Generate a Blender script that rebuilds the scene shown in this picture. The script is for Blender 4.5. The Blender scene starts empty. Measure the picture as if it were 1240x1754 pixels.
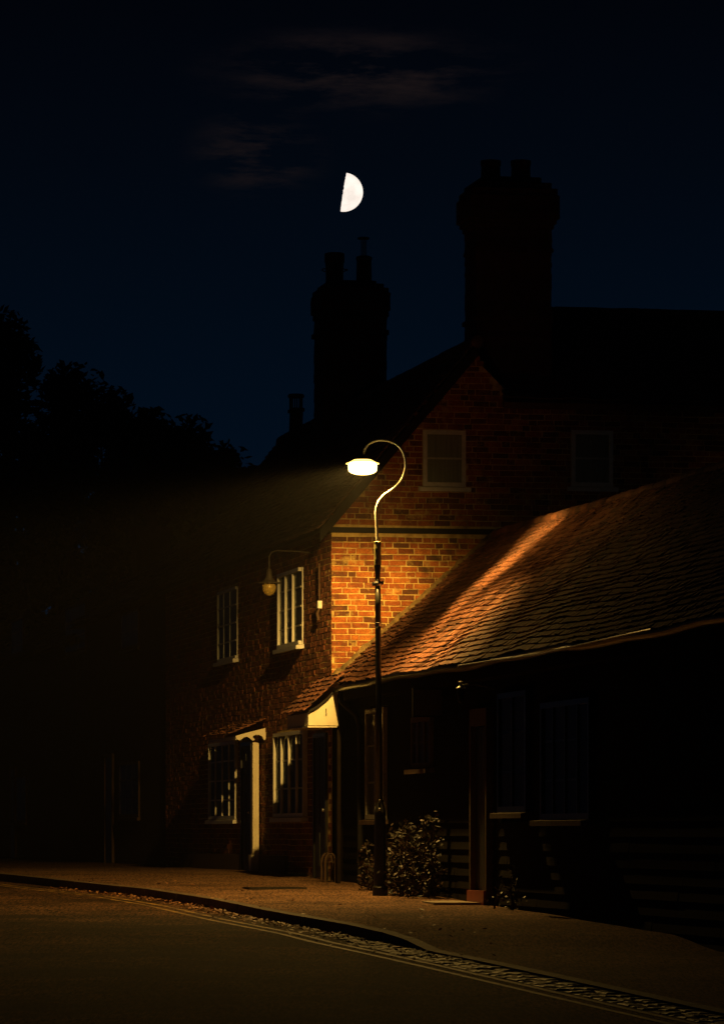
import bpy, math, random
from mathutils import Vector, Matrix, noise
random.seed(7)
R = math.radians
scn = bpy.context.scene

# ------------------------------------------------------------------ camera
FPX, HY, CX = 7270.0, 1425.0, 620.0           # focal length, horizon and centre of the photo, in photo pixels
ZC = 0.764
cam = bpy.data.objects.new('camera', bpy.data.cameras.new('camera'))
scn.collection.objects.link(cam)
cam.location = (0, 0, ZC); cam.rotation_euler = (R(90), 0, 0)
cam.data.sensor_fit = 'HORIZONTAL'; cam.data.sensor_width = 36
cam.data.lens = 36*FPX/1240; cam.data.shift_y = (HY-877)/1240
cam.data.clip_start = 0.5; cam.data.clip_end = 20000
scn.camera = cam
# ------------------------------------------------------------------ night sky
w = bpy.data.worlds.new('World'); scn.world = w; w.use_nodes = True
nt = w.node_tree; nt.nodes.clear()
def N(t, kind, **kw):
    n = t.nodes.new(kind)
    for k, v in kw.items(): setattr(n, k, v)
    return n
out = N(nt, 'ShaderNodeOutputWorld'); bg = N(nt, 'ShaderNodeBackground')
nt.links.new(bg.outputs[0], out.inputs[0])
tc = N(nt, 'ShaderNodeTexCoord'); sep = N(nt, 'ShaderNodeSeparateXYZ')
nt.links.new(tc.outputs['Generated'], sep.inputs[0])
ramp = N(nt, 'ShaderNodeValToRGB'); cr = ramp.color_ramp
mul = N(nt, 'ShaderNodeMath', operation='MULTIPLY'); mul.inputs[1].default_value = 4.0
nt.links.new(sep.outputs[2], mul.inputs[0]); nt.links.new(mul.outputs[0], ramp.inputs[0])
cr.elements[0].position = 0.0; cr.elements[0].color = (.0008, .0052, .0135, 1)
cr.elements[1].position = 1.0; cr.elements[1].color = (.0003, .0007, .0018, 1)
for p, c in ((.36, (.0008, .0050, .0130)), (.5, (.0008, .0036, .0088)), (.62, (.0008, .0025, .0058)), (.76, (.0006, .0014, .0034))):
    e = cr.elements.new(p); e.color = c + (1,)
# thin cloud wisps: noise stretched sideways, kept to a patch of the sky
mp = N(nt, 'ShaderNodeMapping'); mp.inputs['Scale'].default_value = (34, 8, 170); mp.inputs['Location'].default_value = (2.4, 0, 5.1)
mp.inputs['Rotation'].default_value = (0, R(-14), 0)
nt.links.new(tc.outputs['Generated'], mp.inputs[0])
nz = N(nt, 'ShaderNodeTexNoise'); nz.inputs['Scale'].default_value = 1.0; nz.inputs['Detail'].default_value = 6
nz.inputs['Distortion'].default_value = .15; nz.inputs['Roughness'].default_value = .62
nt.links.new(mp.outputs[0], nz.inputs[0])
cl = N(nt, 'ShaderNodeMapRange'); cl.inputs[1].default_value = .45; cl.inputs[2].default_value = .72; cl.inputs[4].default_value = 1.0
nt.links.new(nz.outputs[0], cl.inputs[0])
def blob(cx, cz, rx, rz):
    v = N(nt, 'ShaderNodeVectorMath', operation='SUBTRACT'); v.inputs[1].default_value = (cx, .98, cz)
    nt.links.new(tc.outputs['Generated'], v.inputs[0])
    s = N(nt, 'ShaderNodeVectorMath', operation='MULTIPLY'); s.inputs[1].default_value = (1/rx, 0, 1/rz)
    nt.links.new(v.outputs[0], s.inputs[0])
    l = N(nt, 'ShaderNodeVectorMath', operation='LENGTH'); nt.links.new(s.outputs[0], l.inputs[0])
    m = N(nt, 'ShaderNodeMapRange'); m.inputs[1].default_value = 1; m.inputs[2].default_value = 0
    m.interpolation_type = 'SMOOTHSTEP'
    nt.links.new(l.outputs['Value'], m.inputs[0]); return m
b1 = blob(.000, .1765, .046, .0125); b2 = blob(-.024, .158, .020, .014)
ad = N(nt, 'ShaderNodeMath', operation='ADD'); ad.use_clamp = True
nt.links.new(b1.outputs[0], ad.inputs[0]); nt.links.new(b2.outputs[0], ad.inputs[1])
mm = N(nt, 'ShaderNodeMath', operation='MULTIPLY'); nt.links.new(ad.outputs[0], mm.inputs[0]); nt.links.new(cl.outputs[0], mm.inputs[1])
mx = N(nt, 'ShaderNodeMix', data_type='RGBA'); nt.links.new(mm.outputs[0], mx.inputs[0])
nt.links.new(ramp.outputs[0], mx.inputs[6]); mx.inputs[7].default_value = (.020, .0125, .0115, 1)
nt.links.new(mx.outputs[2], bg.inputs[0]); bg.inputs[1].default_value = .85
# ------------------------------------------------------------------ exposure
scn.view_settings.view_transform = 'Standard'; scn.view_settings.look = 'None'
scn.view_settings.exposure = 0; scn.view_settings.gamma = 1
scn.cycles.use_denoising = True; scn.cycles.max_bounces = 6
scn.cycles.use_adaptive_sampling = False
scn.cycles.sample_clamp_indirect = 4

# ------------------------------------------------------------------ frames of reference
ROT = math.atan(.2); ev = Vector((math.cos(ROT), math.sin(ROT))); eu = Vector((-math.sin(ROT), math.cos(ROT)))
C0 = Vector((-.40, 56.0))                      # ground corner of the tall house
# local building axes: x = into the house (right), y = along the street (away), z = up
def ray(px, py): return (px-CX)/FPX, (HY-py)/FPX
def on_front(px, py, v0=0.0):                  # photo point lying on a street front -> (along, height)
    a, b = ray(px, py)
    t = (v0 + C0.dot(ev))/(a*ev.x+ev.y)
    p = Vector((a*t, t))-C0
    return p.dot(eu), ZC+b*t
def on_gable(px, py, u0=0.0):                  # photo point lying on the gable plane -> (across, height)
    a, b = ray(px, py)
    t = (u0 + C0.dot(eu))/(a*eu.x+eu.y)
    p = Vector((a*t, t))-C0
    return p.dot(ev), ZC+b*t
def at(px, py, D): a, b = ray(px, py); return Vector((a*D, D, ZC+b*D))
SL = .02
def zg(y):                                     # the street climbs gently and levels off
    if y > 60: return SL*9.5
    return SL*(y-50.5)
def on_ground(px, py, dz=0.0):
    D = FPX*(ZC-dz+50.5*SL)/((py-HY)+FPX*SL)
    return Vector(((px-CX)/FPX*D, D, zg(D)+dz))
def B(x, y, z=0): p = C0+ev*x+eu*y; return Vector((p.x, p.y, z))

# ------------------------------------------------------------------ mesh helpers
class MB:
    def __init__(s): s.v = []; s.f = []; s.c = []
    def face(s, pts, c=.5):
        n = len(s.v); s.v += [tuple(p) for p in pts]; s.f.append(tuple(range(n, n+len(pts)))); s.c.append(c)
    def hexa(s, p, c=.5, skip=()):             # p: 8 corners, bottom ring then top ring
        n = len(s.v); s.v += [tuple(q) for q in p]
        for i, q in enumerate(((0,3,2,1), (4,5,6,7), (0,1,5,4), (1,2,6,5), (2,3,7,6), (3,0,4,7))):
            if i not in skip: s.f.append(tuple(n+k for k in q)); s.c.append(c)
    def box(s, x0, x1, y0, y1, z0, z1, c=.5):
        s.hexa([(x0,y0,z0),(x1,y0,z0),(x1,y1,z0),(x0,y1,z0),(x0,y0,z1),(x1,y0,z1),(x1,y1,z1),(x0,y1,z1)], c)
    def prism(s, pts, d, c=.5):                # polygon pts (3D) extruded by vector d
        d = Vector(d); a = [Vector(p) for p in pts]; n = len(s.v); k = len(a)
        s.v += [tuple(p) for p in a]+[tuple(p+d) for p in a]
        s.f.append(tuple(range(n+k-1, n-1, -1))); s.f.append(tuple(range(n+k, n+2*k))); s.c += [c, c]
        for i in range(k):
            j = (i+1) % k; s.f.append((n+i, n+j, n+k+j, n+k+i)); s.c.append(c)
    def tube(s, pts, rad, seg=10, c=.5, cap=True):
        pts = [Vector(p) for p in pts]; rings = []
        rad = rad if isinstance(rad, (list, tuple)) else [rad]*len(pts)
        up = None
        for i, p in enumerate(pts):
            t = (pts[min(i+1, len(pts)-1)]-pts[max(i-1, 0)]).normalized()
            if up is None:
                up = t.orthogonal().normalized()
            a = (up - t*up.dot(t)).normalized(); b = t.cross(a); up = a
            n = len(s.v)
            for k in range(seg):
                th = 2*math.pi*k/seg
                s.v.append(tuple(p+(a*math.cos(th)+b*math.sin(th))*rad[i]))
            rings.append(n)
        for i in range(len(rings)-1):
            for k in range(seg):
                j = (k+1) % seg
                s.f.append((rings[i]+k, rings[i]+j, rings[i+1]+j, rings[i+1]+k)); s.c.append(c)
        if cap:
            s.f.append(tuple(rings[0]+k for k in range(seg-1, -1, -1))); s.f.append(tuple(rings[-1]+k for k in range(seg))); s.c += [c, c]
    def lathe(s, prof, o=(0,0,0), seg=24, c=.5):
        o = Vector(o); s.tube([o+Vector((0,0,z)) for r, z in prof], [max(r, .0005) for r, z in prof], seg, c)
    def build(s, name, mat, parent=None, smooth=False):
        me = bpy.data.meshes.new(name); me.from_pydata(s.v, [], s.f)
        ca = me.color_attributes.new('tone', 'BYTE_COLOR', 'CORNER')
        vals = []
        for f, c in zip(s.f, s.c):
            for _ in f: vals += [c, c, c, 1]
        ca.data.foreach_set('color_srgb', vals)
        me.materials.append(mat)
        if smooth: me.polygons.foreach_set('use_smooth', [True]*len(me.polygons))
        o = bpy.data.objects.new(name, me); scn.collection.objects.link(o)
        if parent: o.parent = parent
        return o
def empty(name, loc, rz=0.0, parent=None):
    o = bpy.data.objects.new(name, None); scn.collection.objects.link(o)
    o.location = loc; o.rotation_euler = (0, 0, rz); o.empty_display_size = .2
    if parent: o.parent = parent
    return o
def tag(o, label=None, cat=None, group=None, kind=None):
    if label: o['label'] = label
    if cat: o['category'] = cat
    if group: o['group'] = group
    if kind: o['kind'] = kind
    return o

# ------------------------------------------------------------------ materials
def mat(name, cols, rough=.8, scale=6, bump=.3, bscale=40, metal=0.0, tone=0.0, noise_amt=1.0, spec=.5, stretch=(1,1,1), bdist=.01, speck=0, sscale=60, sstr=(1,1,1)):
    """cols: list of colours ramped by noise and by the per-piece tone attribute"""
    m = bpy.data.materials.new(name); m.use_nodes = True; t = m.node_tree; t.nodes.clear()
    o = N(t, 'ShaderNodeOutputMaterial'); p = N(t, 'ShaderNodeBsdfPrincipled'); t.links.new(p.outputs[0], o.inputs[0])
    c = N(t, 'ShaderNodeTexCoord'); mpp = N(t, 'ShaderNodeMapping'); mpp.inputs['Scale'].default_value = stretch
    t.links.new(c.outputs['Object'], mpp.inputs[0])
    n1 = N(t, 'ShaderNodeTexNoise'); n1.inputs['Scale'].default_value = scale; n1.inputs['Detail'].default_value = 5
    t.links.new(mpp.outputs[0], n1.inputs[0])
    rp = N(t, 'ShaderNodeValToRGB'); rr = rp.color_ramp
    k = len(cols)
    while len(rr.elements) < k: rr.elements.new(.5)
    for i, col in enumerate(cols):
        rr.elements[i].position = i/max(1, k-1); rr.elements[i].color = tuple(col)+(1,)
    mr = N(t, 'ShaderNodeMapRange'); mr.inputs[1].default_value = .3; mr.inputs[2].default_value = .7
    mr.inputs[3].default_value = .5-.5*noise_amt; mr.inputs[4].default_value = .5+.5*noise_amt
    t.links.new(n1.outputs[0], mr.inputs[0])
    if tone > 0:
        at_ = N(t, 'ShaderNodeVertexColor', layer_name='tone'); mxx = N(t, 'ShaderNodeMix')
        mxx.inputs[0].default_value = tone
        sp = N(t, 'ShaderNodeSeparateColor'); gm = N(t, 'ShaderNodeMath', operation='POWER'); gm.inputs[1].default_value = .4545
        t.links.new(at_.outputs[0], sp.inputs[0]); t.links.new(sp.outputs[0], gm.inputs[0])
        t.links.new(mr.outputs[0], mxx.inputs[2]); t.links.new(gm.outputs[0], mxx.inputs[3]); t.links.new(mxx.outputs[0], rp.inputs[0])
    else: t.links.new(mr.outputs[0], rp.inputs[0])
    if speck:
        n3 = N(t, 'ShaderNodeTexNoise'); n3.inputs['Scale'].default_value = sscale; n3.inputs['Detail'].default_value = 3; n3.inputs['Roughness'].default_value = .7
        mq = N(t, 'ShaderNodeMapping'); mq.inputs['Scale'].default_value = sstr; t.links.new(c.outputs['Object'], mq.inputs[0]); t.links.new(mq.outputs[0], n3.inputs[0])
        m3 = N(t, 'ShaderNodeMapRange'); m3.inputs[1].default_value = .38; m3.inputs[2].default_value = .62; m3.inputs[3].default_value = 1-speck; m3.inputs[4].default_value = 1+speck
        t.links.new(n3.outputs[0], m3.inputs[0])
        vm = N(t, 'ShaderNodeVectorMath', operation='SCALE'); t.links.new(rp.outputs[0], vm.inputs[0]); t.links.new(m3.outputs[0], vm.inputs['Scale'])
        t.links.new(vm.outputs[0], p.inputs['Base Color'])
    else: t.links.new(rp.outputs[0], p.inputs['Base Color'])
    p.inputs['Roughness'].default_value = rough; p.inputs['Metallic'].default_value = metal
    p.inputs['Specular IOR Level'].default_value = spec
    if bump:
        n2 = N(t, 'ShaderNodeTexNoise'); n2.inputs['Scale'].default_value = bscale; n2.inputs['Detail'].default_value = 4
        t.links.new(c.outputs['Object'], n2.inputs[0])
        bm = N(t, 'ShaderNodeBump'); bm.inputs['Strength'].default_value = bump; bm.inputs['Distance'].default_value = bdist
        t.links.new(n2.outputs[0], bm.inputs['Height']); t.links.new(bm.outputs[0], p.inputs['Normal'])
    return m
M = {}
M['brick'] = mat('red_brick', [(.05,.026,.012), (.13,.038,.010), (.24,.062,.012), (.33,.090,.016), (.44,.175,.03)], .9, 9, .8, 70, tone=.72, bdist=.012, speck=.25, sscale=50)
def smear(m, col, scale, lo, hi, amt, seed=0):
    t = m.node_tree; p = [n for n in t.nodes if n.type == 'BSDF_PRINCIPLED'][0]; src = p.inputs['Base Color'].links[0].from_socket
    c = N(t, 'ShaderNodeTexCoord'); mp_ = N(t, 'ShaderNodeMapping'); mp_.inputs['Location'].default_value = (seed, seed*2, 0); n_ = N(t, 'ShaderNodeTexNoise'); n_.inputs['Scale'].default_value = scale; n_.inputs['Detail'].default_value = 7; n_.inputs['Roughness'].default_value = .7
    t.links.new(c.outputs['Object'], mp_.inputs[0]); t.links.new(mp_.outputs[0], n_.inputs[0])
    r_ = N(t, 'ShaderNodeMapRange'); r_.inputs[1].default_value = lo; r_.inputs[2].default_value = hi; r_.inputs[4].default_value = amt; t.links.new(n_.outputs[0], r_.inputs[0])
    x_ = N(t, 'ShaderNodeMix', data_type='RGBA'); t.links.new(r_.outputs[0], x_.inputs[0]); t.links.new(src, x_.inputs[6]); x_.inputs[7].default_value = col+(1,)
    t.links.new(x_.outputs[2], p.inputs['Base Color'])
M['brick_front'] = mat('dimmed_front_brick', [(.035,.016,.010), (.13,.040,.016), (.21,.062,.022), (.29,.09,.03)], .9, 9, .8, 70, tone=.6, bdist=.012, speck=.3, sscale=50)  # darker copy of the gable brick; the front's weak light is put into the colour
M['brick_dark'] = mat('old_brick', [(.018,.012,.010), (.05,.024,.018), (.08,.035,.024)], .9, 8, .5, 60, tone=.6)
M['mortar'] = mat('lime_mortar', [(.32,.21,.07), (.58,.42,.15), (.68,.52,.20)], .95, 9, .8, 90)
M['fillet'] = mat('mossy_mortar', [(.07,.05,.02), (.22,.15,.06), (.34,.23,.09)], .95, 9, 1.0, 40, bdist=.03)
M['tile'] = mat('clay_tile', [(.022,.012,.008), (.10,.036,.018), (.18,.064,.032), (.25,.11,.058)], .85, 3, .8, 50, tone=.6, speck=.35, sscale=30, bdist=.02)
M['tile_old'] = mat('dark_clay_tile', [(.03,.02,.018), (.09,.045,.03), (.13,.07,.045)], .9, 4, .4, 50, tone=.6)
M['batten'] = mat('roof_underlay', [(.03,.02,.015), (.05,.035,.025)], .95, 6, 0)
M['cream'] = mat('cream_paint', [(.62,.55,.38), (.70,.63,.45), (.73,.66,.48)], .5, 7, .12, 60, noise_amt=.7)
M['white'] = mat('white_gloss_paint', [(.55,.53,.47), (.68,.66,.60)], .4, 12, .1, 80, noise_amt=.8)
M['white_worn'] = mat('weathered_white_paint', [(.60,.58,.54), (.74,.72,.68)], .6, 20, .2, 80)
M['grey_white'] = mat('dimmed_white_paint', [(.20,.18,.14), (.32,.29,.23)], .6, 20, .2, 80)  # white paint greyed, so the frame's lack of light sits in its colour
M['black_paint'] = mat('black_gloss_paint', [(.008,.008,.008), (.018,.017,.015)], .28, 10, .06, 90)
M['black_board'] = mat('tarred_weatherboard', [(.004,.003,.002), (.011,.008,.005)], .9, 6, .3, 60, spec=.08, tone=.4, stretch=(8,.6,8))
M['lead'] = mat('dark_lead', [(.004,.003,.002), (.010,.008,.006)], .85, 9, .2, 40)
M['post'] = mat('lamp_post_paint', [(.012,.012,.010), (.03,.028,.022)], .33, 14, .1, 70)
M['arm'] = mat('bare_galvanised_arm', [(.25,.24,.20), (.42,.40,.33)], .42, 22, .12, 80, metal=.35)
M['steel'] = mat('bright_steel', [(.45,.44,.42), (.6,.6,.58)], .25, 30, .05, 90, metal=.9)
M['sleeve'] = mat('olive_sleeve_paint', [(.11,.10,.04), (.20,.18,.08)], .45, 20, .15, 70)
M['asphalt'] = mat('worn_asphalt', [(.032,.016,.008), (.078,.038,.018), (.130,.064,.032)], .88, .9, 1.0, 45, spec=.2, bdist=.03, speck=1.0, sscale=34, sstr=(1,.10,1))
M['pave'] = mat('tarmac_pavement', [(.10,.052,.027), (.16,.084,.045), (.20,.108,.058)], .9, 1.3, 1.0, 60, spec=.25, bdist=.02, speck=.8, sscale=40, sstr=(1,.12,1))
M['kerb'] = mat('granite_kerb', [(.07,.05,.035), (.16,.115,.08)], .8, 12, .6, 60, tone=.4)
M['sett'] = mat('granite_setts', [(.05,.03,.018), (.13,.08,.045), (.27,.17,.10)], .6, 9, .6, 50, tone=.6)
M['yellow'] = mat('worn_yellow_paint', [(.10,.06,.03), (.38,.22,.05), (.48,.29,.06)], .7, 7, .4, 60)
M['earth'] = mat('dark_earth', [(.02,.015,.01), (.04,.03,.02)], .95, .5, .5, 10)
M['iron'] = mat('cast_iron', [(.02,.015,.012), (.045,.035,.025)], .55, 30, .6, 60)
M['stone'] = mat('worn_doorstep_stone', [(.24,.19,.13), (.38,.31,.22)], .8, 8, .4, 50)
M['red_tile'] = mat('red_quarry_tile', [(.20,.035,.02), (.30,.06,.03)], .5, 8, .2, 40)
M['leaf'] = mat('shrub_leaf', [(.008,.009,.005), (.025,.018,.010), (.075,.032,.022)], .55, 3, 0, tone=.9)
M['tree_leaf'] = mat('tree_leaf', [(.02,.03,.012), (.05,.065,.025)], .7, 2, 0, tone=.8)
M['bark'] = mat('bark', [(.03,.022,.015), (.07,.05,.035)], .9, 6, .6, 20)
M['litter'] = mat('dead_leaf', [(.10,.035,.018), (.28,.11,.05), (.48,.25,.10)], .6, 5, 0, tone=.9)
M['paper'] = mat('white_paper', [(.6,.58,.52), (.7,.68,.62)], .6, 20, .2, 40)
M['curtain'] = mat('dull_curtain', [(.34,.33,.28), (.46,.45,.38)], .9, 5, .2, 20, stretch=(14,14,.5))
M['curtain_dark'] = mat('brown_curtain', [(.03,.02,.012), (.10,.07,.04)], .9, 5, .2, 20, stretch=(14,14,.3))
M['door'] = mat('dark_door_paint', [(.012,.014,.012), (.022,.024,.02)], .5, 6, .1, 30)
M['sign'] = mat('brown_signboard', [(.045,.030,.018), (.07,.048,.03)], .6, 12, .2, 40)
M['wood'] = mat('weathered_oak', [(.05,.026,.014), (.10,.056,.03)], .8, 5, .4, 40, stretch=(6,6,.6))
M['post_wood'] = mat('dark_timber', [(.012,.008,.005), (.024,.016,.010)], .9, 6, .3, 40, spec=.1)
M['pot'] = mat('terracotta_pot', [(.03,.018,.014), (.06,.03,.022)], .9, 6, .3, 40)
def glass(name, tint, r=.06):
    m = bpy.data.materials.new(name); m.use_nodes = True; t = m.node_tree; t.nodes.clear()
    o = N(t, 'ShaderNodeOutputMaterial'); tr = N(t, 'ShaderNodeBsdfTransparent'); g = N(t, 'ShaderNodeBsdfGlossy')
    tr.inputs[0].default_value = tint+(1,); g.inputs['Roughness'].default_value = r; g.inputs[0].default_value = (.8,.8,.8,1)
    n2 = N(t, 'ShaderNodeTexNoise'); n2.inputs['Scale'].default_value = 3
    bm = N(t, 'ShaderNodeBump'); bm.inputs['Strength'].default_value = .15; bm.inputs['Distance'].default_value = .01
    t.links.new(n2.outputs[0], bm.inputs['Height']); t.links.new(bm.outputs[0], g.inputs['Normal'])
    lw = N(t, 'ShaderNodeFresnel'); lw.inputs[0].default_value = 1.45
    mxx = N(t, 'ShaderNodeMixShader'); dm = N(t, 'ShaderNodeMath', operation='MULTIPLY'); dm.inputs[1].default_value = .10; t.links.new(lw.outputs[0], dm.inputs[0]); t.links.new(dm.outputs[0], mxx.inputs[0])
    t.links.new(tr.outputs[0], mxx.inputs[1]); t.links.new(g.outputs[0], mxx.inputs[2]); t.links.new(mxx.outputs[0], o.inputs[0])
    return m
smear(M['asphalt'], (.018, .010, .006), .45, .50, .56, .65, 2); smear(M['pave'], (.05, .026, .014), .6, .54, .62, .5, 4); smear(M['yellow'], (.05, .026, .013), 2.5, .45, .55, .9, 1)
smear(M['brick'], (.50, .34, .10), 4.5, .55, .66, .75, 3); smear(M['brick'], (.04, .022, .012), 2.2, .54, .70, .7, 9); smear(M['mortar'], (.14, .08, .03), 2.6, .50, .66, .7, 5)
M['dark_room'] = mat('dark_room_sheet', [(.006,.005,.004), (.014,.011,.008)], .9, 5, 0)  # near-black sheet behind the panes; the unlit room's darkness put into its colour
M['glass'] = glass('window_glass', (.75,.8,.76))
def emit(name, col, s, see=0.0, noise_=0.0):
    m = bpy.data.materials.new(name); m.use_nodes = True; t = m.node_tree; t.nodes.clear()
    o = N(t, 'ShaderNodeOutputMaterial'); e = N(t, 'ShaderNodeEmission'); e.inputs[0].default_value = col+(1,); e.inputs[1].default_value = s
    if noise_:
        c = N(t, 'ShaderNodeTexCoord'); n_ = N(t, 'ShaderNodeTexNoise'); n_.inputs['Scale'].default_value = noise_; n_.inputs['Detail'].default_value = 4
        mr = N(t, 'ShaderNodeMapRange'); mr.inputs[1].default_value = .35; mr.inputs[2].default_value = .65; mr.inputs[3].default_value = s*.82; mr.inputs[4].default_value = s
        t.links.new(c.outputs['Object'], n_.inputs[0]); t.links.new(n_.outputs[0], mr.inputs[0]); t.links.new(mr.outputs[0], e.inputs[1])
    if see:
        tr = N(t, 'ShaderNodeBsdfTransparent'); a = N(t, 'ShaderNodeAddShader'); t.links.new(e.outputs[0], a.inputs[0]); t.links.new(tr.outputs[0], a.inputs[1])
        t.links.new(a.outputs[0], o.inputs[0])
    else: t.links.new(e.outputs[0], o.inputs[0])
    return m
LAMPCOL = (1.0, .57, .12)
M['lens'] = emit('lit_prismatic_lens', (1.0, .70, .20), 4.2, see=1)
M['rim'] = emit('glowing_amber_rim', (1.0, .60, .12), 1.6, see=1)
M['moon'] = emit('moon_surface', (1.0, .88, .78), 1.2, noise_=.12)

# ------------------------------------------------------------------ ground, road, pavement, kerb
YS = [-60, -20, 0, 10, 20, 26, 30, 32, 34, 36] + [37+.5*i for i in range(60)] + [70, 75, 80, 90, 100, 120, 160]
kpts = [(-60, -60*-.0+6.0)]
K = [on_ground(px, py, -.1) for px, py in ((655,1617), (592,1602), (462,1578), (351,1554), (245,1537), (150,1527))]
KX = [(p.y, p.x) for p in K]
s0 = -.215
KX = sorted([(-60, KX[0][1]-s0*100.4), (30, KX[0][1]+2.20), (36, KX[0][1]+.96), (38.5, KX[0][1]+.42)] + KX + [(58, -4.6), (62, -6.2), (70, -10.0), (80, -15.5), (100, -27), (160, -62)])
def kerbx(y):
    for (a, xa), (b, xb) in zip(KX, KX[1:]):
        if a <= y <= b:
            t = (y-a)/(b-a); return xa+(xb-xa)*t
    return KX[-1][1]
DROP0, DROP1 = 39.9, 38.7                       # kerb drops to a vehicle crossing here
def pz(y):                                      # pavement level above zg
    t = min(1, max(0, (y-DROP1)/(DROP0-DROP1))); return -.085*(1-t)
g = MB()
gx = [-400, -120, -40, -15, 0, 15, 40, 120, 400]; gy = [-120, -20, 20, 40, 60, 80, 120, 300, 900]
for i in range(len(gx)-1):
    for j in range(len(gy)-1):
        g.face([(gx[i], gy[j], zg(max(gy[j],-20))-.30), (gx[i+1], gy[j], zg(max(gy[j],-20))-.30), (gx[i+1], gy[j+1], zg(gy[j+1])-.30), (gx[i], gy[j+1], zg(gy[j+1])-.30)])
tag(g.build('ground', M['earth']), kind='structure')
rd = MB(); pv = MB()
for y0, y1 in zip(YS, YS[1:]):
    k0, k1 = kerbx(y0), kerbx(y1)
    rd.face([(k0-9, y0, zg(y0)-.16), (k0-3, y0, zg(y0)-.06), (k1-3, y1, zg(y1)-.06), (k1-9, y1, zg(y1)-.16)])
    rd.face([(k0-3, y0, zg(y0)-.06), (k0+.05, y0, zg(y0)-.10), (k1+.05, y1, zg(y1)-.10), (k1-3, y1, zg(y1)-.06)])
    w0 = C0.x+.2*(56-y0)+.5 if y0 < 70 else kerbx(y0)+14; w1 = C0.x+.2*(56-y1)+.5 if y1 < 70 else kerbx(y1)+14
    a0, a1 = zg(y0)+pz(y0), zg(y1)+pz(y1)
    n = 8
    for i in range(n):
        s, t = i/n, (i+1)/n
        X = lambda k, wv, q: (k+.13)+(wv-k-.13)*q
        def Z(x, y, a): return a + .012*noise.noise(Vector((x*.7, y*.7, 0)))
        P = [(X(k0, w0, s), y0, a0), (X(k0, w0, t), y0, a0), (X(k1, w1, t), y1, a1), (X(k1, w1, s), y1, a1)]
        pv.face([(x, y, Z(x, y, a) - (.0 if 0 < q < 1 else .0)) for (x, y, a), q in zip(P, (s, t, t, s))])
tag(rd.build('road', M['asphalt'], smooth=True), kind='structure'); tag(pv.build('pavement', M['pave'], smooth=True), kind='structure')
kb = MB(); y = 20.0
while y < 75:
    L = .9+random.uniform(-.08, .08); y1 = y+L-.012
    a, b = kerbx(y), kerbx(y1); za, zb = zg(y)+pz(y)+.004, zg(y1)+pz(y1)+.004; j = random.uniform(-.004, .004)
    kb.hexa([(a, y, zg(y)-.2), (a+.135, y, zg(y)-.2), (b+.135, y1, zg(y1)-.2), (b, y1, zg(y1)-.2), (a+.012+j, y, za), (a+.135, y, za+.004), (b+.135, y1, zb+.004), (b+.012+j, y1, zb)], random.random())
    y += L
tag(kb.build('kerb', M['kerb']), kind='structure')
st = MB()                                        # rows of setts along the vehicle crossing
for r in range(3):
    y = 26.0+random.random()*.2
    while y < (42.4 if r < 2 else 40.2):
        L = random.uniform(.11, .21); o = -.05-r*.118; x = kerbx(y)+o; x1 = kerbx(y+L)+o; zr = zg(y)-.098+random.uniform(.004, .022); c_ = random.random()
        w_ = .112+random.uniform(-.012, .006); e_ = y+L-.014; b0 = [(x-w_, y, zr-.06), (x, y, zr-.06), (x1, e_, zr-.06), (x1-w_, e_, zr-.06)]
        m0 = [(p_, q_, zr-.008) for p_, q_, _ in b0]; i_ = random.uniform(.014, .026)
        t0 = [(x-w_+i_, y+i_, zr), (x-i_, y+i_, zr+random.uniform(-.004, .004)), (x1-i_, e_-i_, zr), (x1-w_+i_, e_-i_, zr+random.uniform(-.004, .004))]
        st.hexa(b0+m0, c_, skip=(0, 1)); st.hexa(m0+t0, c_, skip=(0,)); y += L
tag(st.build('gutter_setts', M['sett']), kind='structure')
ym = MB()
YL = [(y, kerbx(y)) for y in [20+.5*i for i in range(80)]]
for off in (-.48, -.66):
    for (y0, k0), (y1, k1) in zip(YL, YL[1:]):
        if y0 < 27: continue
        def zz(x, y, k): return zg(y)-.10+.04*((k+.05-x)/3.05)+.004
        P = [(k0+off-.032, y0), (k0+off+.032, y0), (k1+off+.032, y1), (k1+off-.032, y1)]
        ym.face([(x, y, zz(x, y, k)) for (x, y), k in zip(P, (k0, k0, k1, k1))])
tag(ym.build('yellow_road_markings', M['yellow']), kind='structure')
lf = MB()
for i in range(3200):
    y = random.uniform(37, 56); o = -abs(random.gauss(0, .18))-.02
    if random.random() < .12: o = random.uniform(-.6, 1.2)
    dens = .5+.5*noise.noise(Vector((y*1.7, 0, 3)))
    if random.random() > dens: continue
    k = kerbx(y); x = k+o
    z = (zg(y)-.10+.04*((-o+.05)/3.05) if o < 0 else zg(y)+pz(y)+.016)+.006
    s = random.uniform(.012, .03); th = random.uniform(0, 6.3); t = random.uniform(-.5, .9)
    d1 = Vector((math.cos(th), math.sin(th), t*.6))*s; d2 = Vector((-math.sin(th), math.cos(th), random.uniform(-.3, .5)))*s*.6
    c = Vector((x, y, z+abs(t)*s*.6))
    lf.face([c-d1, c-d2, c+d1, c+d2], random.random())
tag(lf.build('fallen_leaves', M['litter']), 'dead leaves gathered in the gutter along the kerb', 'leaves', kind='stuff')

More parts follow.
